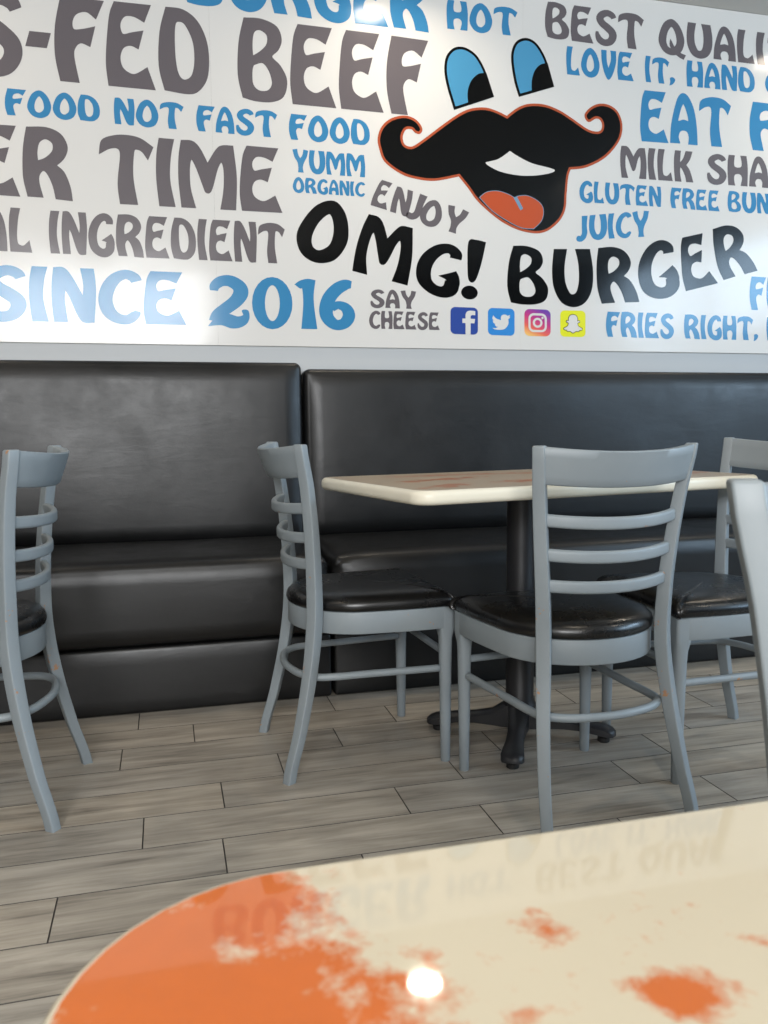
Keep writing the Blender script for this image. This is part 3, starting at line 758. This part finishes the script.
GL = {
'A': (56, [[C('27,102 38,95 49,72 55,38 57,0c 39,0c 40,14 36,25 28,28 20,25 16,14 19,1c 0,1c 2,36 9,70 17,94'), C('27,84c 33,72 38,55 38,46 28,48 16,45 17,56 22,74')]]),
'B': (60, [[C('7,100c 28,101 47,94 53,79 49,66 41,56 52,45 60,28 56,8 42,0 22,-1 6,2c 0,30 1,70'), C('18,84 26,89 36,83 36,71 28,61 17,53c 16,68'), C('30,48 39,38 43,22 37,12 25,11 17,19 16,36 18,44c')]]),
'C': (56, [[stroke([(51,80,13),(47,88,15),(36,93,15),(22,85,16),(12,66,17),(8.5,42,17),(14,20,17),(26,8,16),(40,7,15),(50,17,11),(53,23,5)])]]),
'D': (60, [[C('8,100c 28,99 45,88 56,68 60,45 58,20 48,4 35,-1 7,1c 0,30 1,70'), C('18,80 25,86 33,81 42,62 44,38 40,20 30,14 22,22 18,45')]]),
'E': (57, [[C('9,100c 51,100c 44,81c 33,86 22,86 16,79 15,70 19,62 30,65 42,68c 37,48c 28,51 19,47 15,36 17,24 24,17 34,15 48,24c 57,0c 3,0c 0,25 1,55 4,85')]]),
'F': (54, [[C('7,100c 55,99c 47,79c 36,86 24,82 19,72 21,62 32,63 45,67c 40,45c 30,48 23,42 21,30 27,0c 7,0c 1,30 1,65')]]),
'G': (60, [[stroke([(49,76,14),(48,86,15),(37,93,16),(23,86,17),(12,66,18),(9,42,18),(14,19,18),(27,7,18),(41,6,19),(50,15,19),(51,30,18)]), C('33,36c 44,44 53,51c 58,42 60.5,30 60,22c 46,20c 43,32')]]),
'H': (58, [[C('3,100c 19,100c 17,78 19,63 29,59 40,63 42,78 38,100c 54,100c 58,60 57,0c 39,0c 43,25 38,37 29,40 19,35 17,20 20,0c 2,0c 0,40 0,75')]]),
'I': (23, [[C('3,100c 21,100c 17,75 16,40 23,0c 4,0c 0,40 0,75')]]),
'J': (40, [[C('20,100c 39,99c 36,60 38,30 31,6 17,-6 3,-3 0,8 5,17 14,16 20,28 20,60')]]),
'K': (58, [[C('3,100c 19,100c 17,75 17,60c 28,75 36,100c 55,100c 48,75 36,55c 48,36 58,0c 38,0c 34,20 24,42 17,48c 17,25 21,0c 3,0c 0,40 0,75')]]),
'L': (45, [[C('3,100c 20,100c 16,75 14,40 16,20 22,14 30,14 40,25c 45,0c 3,0c 0,40 0,75')]]),
'M': (77, [[C('3,100c 17,100 27,90 38,67c 50,90 58,97 72,98c 77,50 76,0c 57,0c 61,30 61,60 57,73 51,62 45,36 41,25 36,25 32,36 23,62 16,74 13,60 14,30 21,0c 4,0c 0,40 0,75')]]),
'N': (56, [[C('2,100c 14,100 24,86 35,60 41,45c 42,70 38,100c 54,100c 57,60 55,0c 42,0 34,14 23,48 16,62c 15,40 19,0c 3,0c 0,40 0,75')]]),
'O': (64, [[C('33,102 50,88 61,62 64,36 55,8 34,-3 13,6 1,32 4,62 15,90'), C('33,81 41,69 46,49 45,29 34,16 23,20 18,36 20,58 26,74')]]),
'Q': (66, [[C('33,102 50,88 61,62 64,36 55,8 34,-3 13,6 1,32 4,62 15,90'), C('33,81 41,69 46,49 45,29 34,16 23,20 18,36 20,58 26,74')], [C('30,42c 40,20 54,6 68,0c 63,-12c 50,-5 38,8 29,24')]]),
'R': (64, [[C('4,100c 30,101 49,93 58,76 54,60 43,48c 54,38 62,18 65,-1c 44,0c 40,18 33,34 26,40 20,32 20,20 25,1c 6,1c 0,30 0,70'), C('20,80 29,86 39,80 39,68 29,57 18,52c 17,66')]]),
'S': (56, [[stroke([(50,79,12),(45,87,15),(33,92,16),(19,86,17),(12.5,74,17),(19,61,18),(33,50,19),(45,38,19),(47,24,18),(39,10,17),(24,6,17),(12,13,16),(6,27,9),(5,36,4)])]]),
'T': (68, [[C('0,72c 3,90 18,98 35,100 52,97 68,86c 62,69c 55,79 47,82 43,76 42,40 48,0c 27,0c 24,30 27,70 23,81 12,80')]]),
'U': (64, [[C('3,100c 22,100c 18,70 19,42 26,22 33,18 40,24 44,45 43,75 38,100c 60,100c 65,62 63,28 52,5 34,-3 15,5 3,30 0,62')]]),
'V': (54, [[C('2,100c 19,100c 20,62 27,34c 36,62 37,85 35,100c 53,100c 53,60 42,18 27,-4 13,20 4,60')]]),
'Y': (60, [[C('0,97c 17,101c 21,78 30,60c 40,76 44,100c 61,97c 56,70 44,42 40,20 43,0c 23,0c 24,20 20,44 8,66')]]),
'!': (28, [[C('3,98 14,102 29,100c 24,62 17,32 9,32 5,60')], [ell(11, 9, 11, 11)]]),
'-': (26, [[C('0,38c 22,38c 26,54c 4,54c')]]),
',': (16, [[C('3,13 9,17 15,12 15,3 9,-9 2,-14c 4,0')]]),
'0': (64, [[ell(32, 50, 32, 52), ell(32, 50, 13.5, 38)]]),
'1': (34, [[C('0,90c 8,97 20,101 32,99c 29,60 35,0c 11,0c 14,50 12,84 8,83')]]),
'2': (64, [[stroke([(8,72,10),(10,82,15),(20,91,18),(34,92,20),(48,82,21),(51,68,22),(43,52,21),(28,37,20),(15,24,19),(9,10,16)]), C('1,2c 20,4 36,-2 50,0 60,8 64,20 62,33 54,33 56,24 46,20 30,25 12,20c')]]),
'6': (62, [[stroke([(54,93,12),(44,93,19),(30,84,21),(17,66,21),(11,44,21),(13,24,20),(26,9,19),(42,12,19),(50,28,19),(45,44,17),(31,50,14),(20,42,11)])]]),
}
def smooth_poly(pts, per=5):
    n = len(pts); out = []
    P = [Vector((p[0], p[1])) for p in pts]; cr = [len(p) > 2 and p[2] for p in pts]
    for i in range(n):
        a, b = P[i], P[(i+1) % n]
        if cr[i] and cr[(i+1) % n]: out.append(a); continue
        p0 = a-(b-a)*.35 if cr[i] else P[i-1]
        p3 = b+(b-a)*.35 if cr[(i+1) % n] else P[(i+2) % n]
        for k in range(per):
            t = k/per
            out.append(0.5*((2*a)+(b-p0)*t+(2*p0-5*a+4*b-p3)*t*t+(3*a-p0-3*b+p3)*t*t*t))
    return out
MF = 3.2495    # front face of the printed panel
def fill(bm, loops, y, uvq=None):
    """tessellate loops (x,z), first outer then holes, at depth y"""
    ls = [[Vector((p[0], p[1], 0)) for p in l] for l in loops]
    tris = tessellate_polygon(ls)
    flat = [v for l in ls for v in l]
    vs = [bm.verts.new((v.x, y, v.y)) for v in flat]
    for t in tris:
        if len(set(t)) < 3: continue
        try: bm.faces.new([vs[i] for i in t])
        except ValueError: pass
def bil(q, u, v):
    TL, TR, BL, BR = q
    return tuple(BL[i]*(1-u)*(1-v)+BR[i]*u*(1-v)+TL[i]*(1-u)*v+TR[i]*u*v for i in range(2))
BOLD = 1.3
def strip(bm, L, Rr, q, x, tot, y):
    n = len(L); vs = []
    for i in range(n):
        l, r = Vector(L[i]), Vector(Rr[i]); d = (l-r).normalized()*BOLD
        row = []
        for p in (l+d, r-d):
            u, v = bil(q, (x+p.x)/tot, p.y/100); row.append(bm.verts.new((u, y-.00025*i/n, v)))
        vs.append(row)
    for a, b in zip(vs, vs[1:]): bm.faces.new((a[0], a[1], b[1], b[0]))
def word_bm(bm, text, q, y):
    ws = [GL[c][0] for c in text]; gap = 6.5; tot = sum(ws)+gap*(len(ws)-1); x = 0
    for c, w in zip(text, ws):
        for si, shape in enumerate(GL[c][1]):
            extra = []
            for l in shape:
                if l[0] == 'strip': strip(bm, l[1], l[2], q, x, tot, y)
                else: extra.append(l)
            if not extra: continue
            yy = y+.00012*(1 if len(extra) < len(shape) else -si)
            sl = [smooth_poly(l) for l in extra]
            fill(bm, [[bil(q, (x+p.x)/tot, p.y/100) for p in l] for l in sl], yy)
            for li, l in enumerate(sl):      # heavier outline all round, just behind the fill
                o = off_poly(l, BOLD if li == 0 else -BOLD); n = len(l)
                A = [bm.verts.new((lambda r: (r[0], yy+.00005, r[1]))(bil(q, (x+p.x)/tot, p.y/100))) for p in l]
                B = [bm.verts.new((lambda r: (r[0], yy+.00005, r[1]))(bil(q, (x+p.x)/tot, p.y/100))) for p in o]
                for i in range(n): bm.faces.new((A[i], A[(i+1) % n], B[(i+1) % n], B[i]))
        x += w+gap
def off_poly(pts, d):
    """offset a dense closed polygon by d (positive = outward)"""
    n = len(pts); area = sum(pts[i].x*pts[(i+1) % n].y-pts[(i+1) % n].x*pts[i].y for i in range(n)); sg = 1 if area > 0 else -1
    out = []
    for i in range(n):
        a, b, c = pts[i-1], pts[i], pts[(i+1) % n]
        t1 = (b-a).normalized() if (b-a).length > 1e-9 else Vector((1, 0)); t2 = (c-b).normalized() if (c-b).length > 1e-9 else t1
        n1 = Vector((t1.y, -t1.x)); n2 = Vector((t2.y, -t2.x)); m = (n1+n2)
        if m.length < 1e-6: m = n1
        m.normalize(); k = 1/max(.45, m.dot(n1))
        out.append(b+m*(sg*d*k))
    return out
mural = thing('wall_mural', 'large glossy white wall print with blue and grey lettering and a smiling moustached face', 'wall print', (0, MF, 1.2))
MY = MF
def mo(name, bm, mat):
    for v in bm.verts: v.co.y -= MY; v.co.z -= 1.2
    o = obj(name, bm, mat, mural, smooth=False); return o
# three butted sheets make the panel
for (a, b_) in ((-1.9, .2087), (.2090, 1.4399), (1.4402, 3.6)):
    mo('printed_panel', box((a, MF, 1.2033), (b_, Y1-.001, ZC-.002)), M['w'])
E1, E2, E3, E4 = MF-.0006, MF-.0012, MF-.0018, MF-.0024
NMC = {'g': 'grey', 'b': 'blue', 'k': 'black'}
for text, c, q in WORDS:
    bm = bmesh.new(); word_bm(bm, text, q, E1); o = mo('lettering', bm, M[c])
    o['label'] = NMC[c]+' lettering '+text
for text, c, qs in ARCS:
    bm = bmesh.new()
    for ch, q in zip(text, qs): word_bm(bm, ch, q, E1)
    o = mo('lettering', bm, M[c]); o['label'] = NMC[c]+' curved lettering '+text
sp = lambda k: smooth_poly(SHAPES[k], 6)
face = sp('face')
bm = bmesh.new(); fill(bm, [face], E1); mo('face_outline', bm, M['o'])
bm = bmesh.new(); fill(bm, [off_poly(face, -.0098)], E2); mo('moustache_and_mouth', bm, M['k'])
bm = bmesh.new(); fill(bm, [sp('teeth')], E3); mo('teeth', bm, M['w'])
tg = sp('tongue')
bm = bmesh.new(); fill(bm, [tg], E3); mo('tongue_outline', bm, M['sb'])
bm = bmesh.new(); fill(bm, [off_poly(tg, -.0026)], E4); tongue = mo('tongue', bm, M['t'])
bm = bmesh.new(); fill(bm, [sp('crease')], E4-.0005); mo('tongue_crease', bm, M['sb'])
for e, p in (('eyeL', 'pupL'), ('eyeR', 'pupR')):
    ey = sp(e)
    bm = bmesh.new(); fill(bm, [ey], E1); mo('eye_outline', bm, M['k'])
    bm = bmesh.new(); fill(bm, [off_poly(ey, -.0105)], E2); mo('eye', bm, M['eb'])
    bm = bmesh.new(); fill(bm, [sp(p)], E3); mo('pupil', bm, M['k'])
# social icons, drawn in a unit square
def isq(r=.17, n=6): return [(.5+x, .5+y) for x, y in rrect(1, 1, r, n)]
def iput(q, loops, y, bm=None):
    bm = bm or bmesh.new(); fill(bm, [[bil(q, p[0], p[1]) for p in l] for l in loops], y); return bm
def sm2(s, per=4): return [(p.x, p.y) for p in smooth_poly(C(s), per)]
def unit_uv(o, q):
    me = o.data; uv = me.uv_layers.new(name='UVMap')
    x0, x1 = q[2][0], q[3][0]; z0, z1 = q[2][1], q[0][1]
    for l in me.loops:
        co = me.vertices[l.vertex_index].co; uv.data[l.index].uv = ((co.x-x0)/(x1-x0), (co.z+1.2-z0)/(z1-z0))
q = ICONS[0]; ic = mo('social_icon', iput(q, [isq()], E1), M['fbb']); ic['label'] = 'blue square icon with a white f'
mo('icon_symbol', iput(q, [sm2('.545,0c .545,.42c .43,.42c .43,.585c .545,.585c .55,.76 .62,.86 .76,.885 .90,.87c .90,.72c .80,.72 .735,.69 .73,.585c .895,.585c .87,.42c .73,.42c .73,0c')], E2), M['w'])
q = ICONS[1]; ic = mo('social_icon', iput(q, [isq()], E1), M['twb']); ic['label'] = 'light blue square icon with a white bird'
mo('icon_symbol', iput(q, [sm2('.16,.27c .28,.26 .37,.31c .29,.33 .25,.41c .29,.41c .20,.46 .18,.55c .22,.53c .16,.62 .20,.73c .30,.62 .49,.56c .48,.68 .55,.76 .66,.77 .73,.73c .79,.75 .83,.77c .81,.71 .77,.68c .84,.70c .80,.64 .76,.61c .76,.42 .62,.24 .40,.20 .24,.22')], E2), M['w'])
q = ICONS[2]; ic = mo('social_icon', iput(q, [isq(.2)], E1), M['ins']); unit_uv(ic, q); ic['label'] = 'pink and orange square icon with a white camera'
b3 = iput(q, [[(.5+x, .5+y) for x, y in rrect(.70, .70, .20, 5)], [(.5+x, .5+y) for x, y in rrect(.54, .54, .13, 5)]], E2)
iput(q, [[(p[0], p[1]) for p in ell(.5, .5, .185, .185)], [(p[0], p[1]) for p in ell(.5, .5, .105, .105)]], E2, b3)
iput(q, [[(p[0], p[1]) for p in ell(.685, .685, .045, .045, 12)]], E2, b3)
mo('icon_symbol', b3, M['w'])
q = ICONS[3]; ic = mo('social_icon', iput(q, [isq()], E1), M['sny']); ic['label'] = 'yellow square icon with a white ghost'
ghost = smooth_poly(C('.50,.84 .61,.81 .67,.71 .67,.60c .74,.61 .76,.57 .67,.52c .70,.42 .78,.36 .86,.32c .84,.27 .74,.26c .72,.21 .62,.22 .50,.15 .38,.22 .28,.21 .26,.26c .16,.27 .14,.32c .22,.36 .30,.42 .33,.52c .24,.57 .26,.61 .33,.60c .33,.71 .39,.81'), 4)
mo('icon_outline', iput(q, [[(p.x, p.y) for p in off_poly(ghost, .022)]], E2), M['k'])
mo('icon_symbol', iput(q, [[(p.x, p.y) for p in ghost]], E3), M['w'])
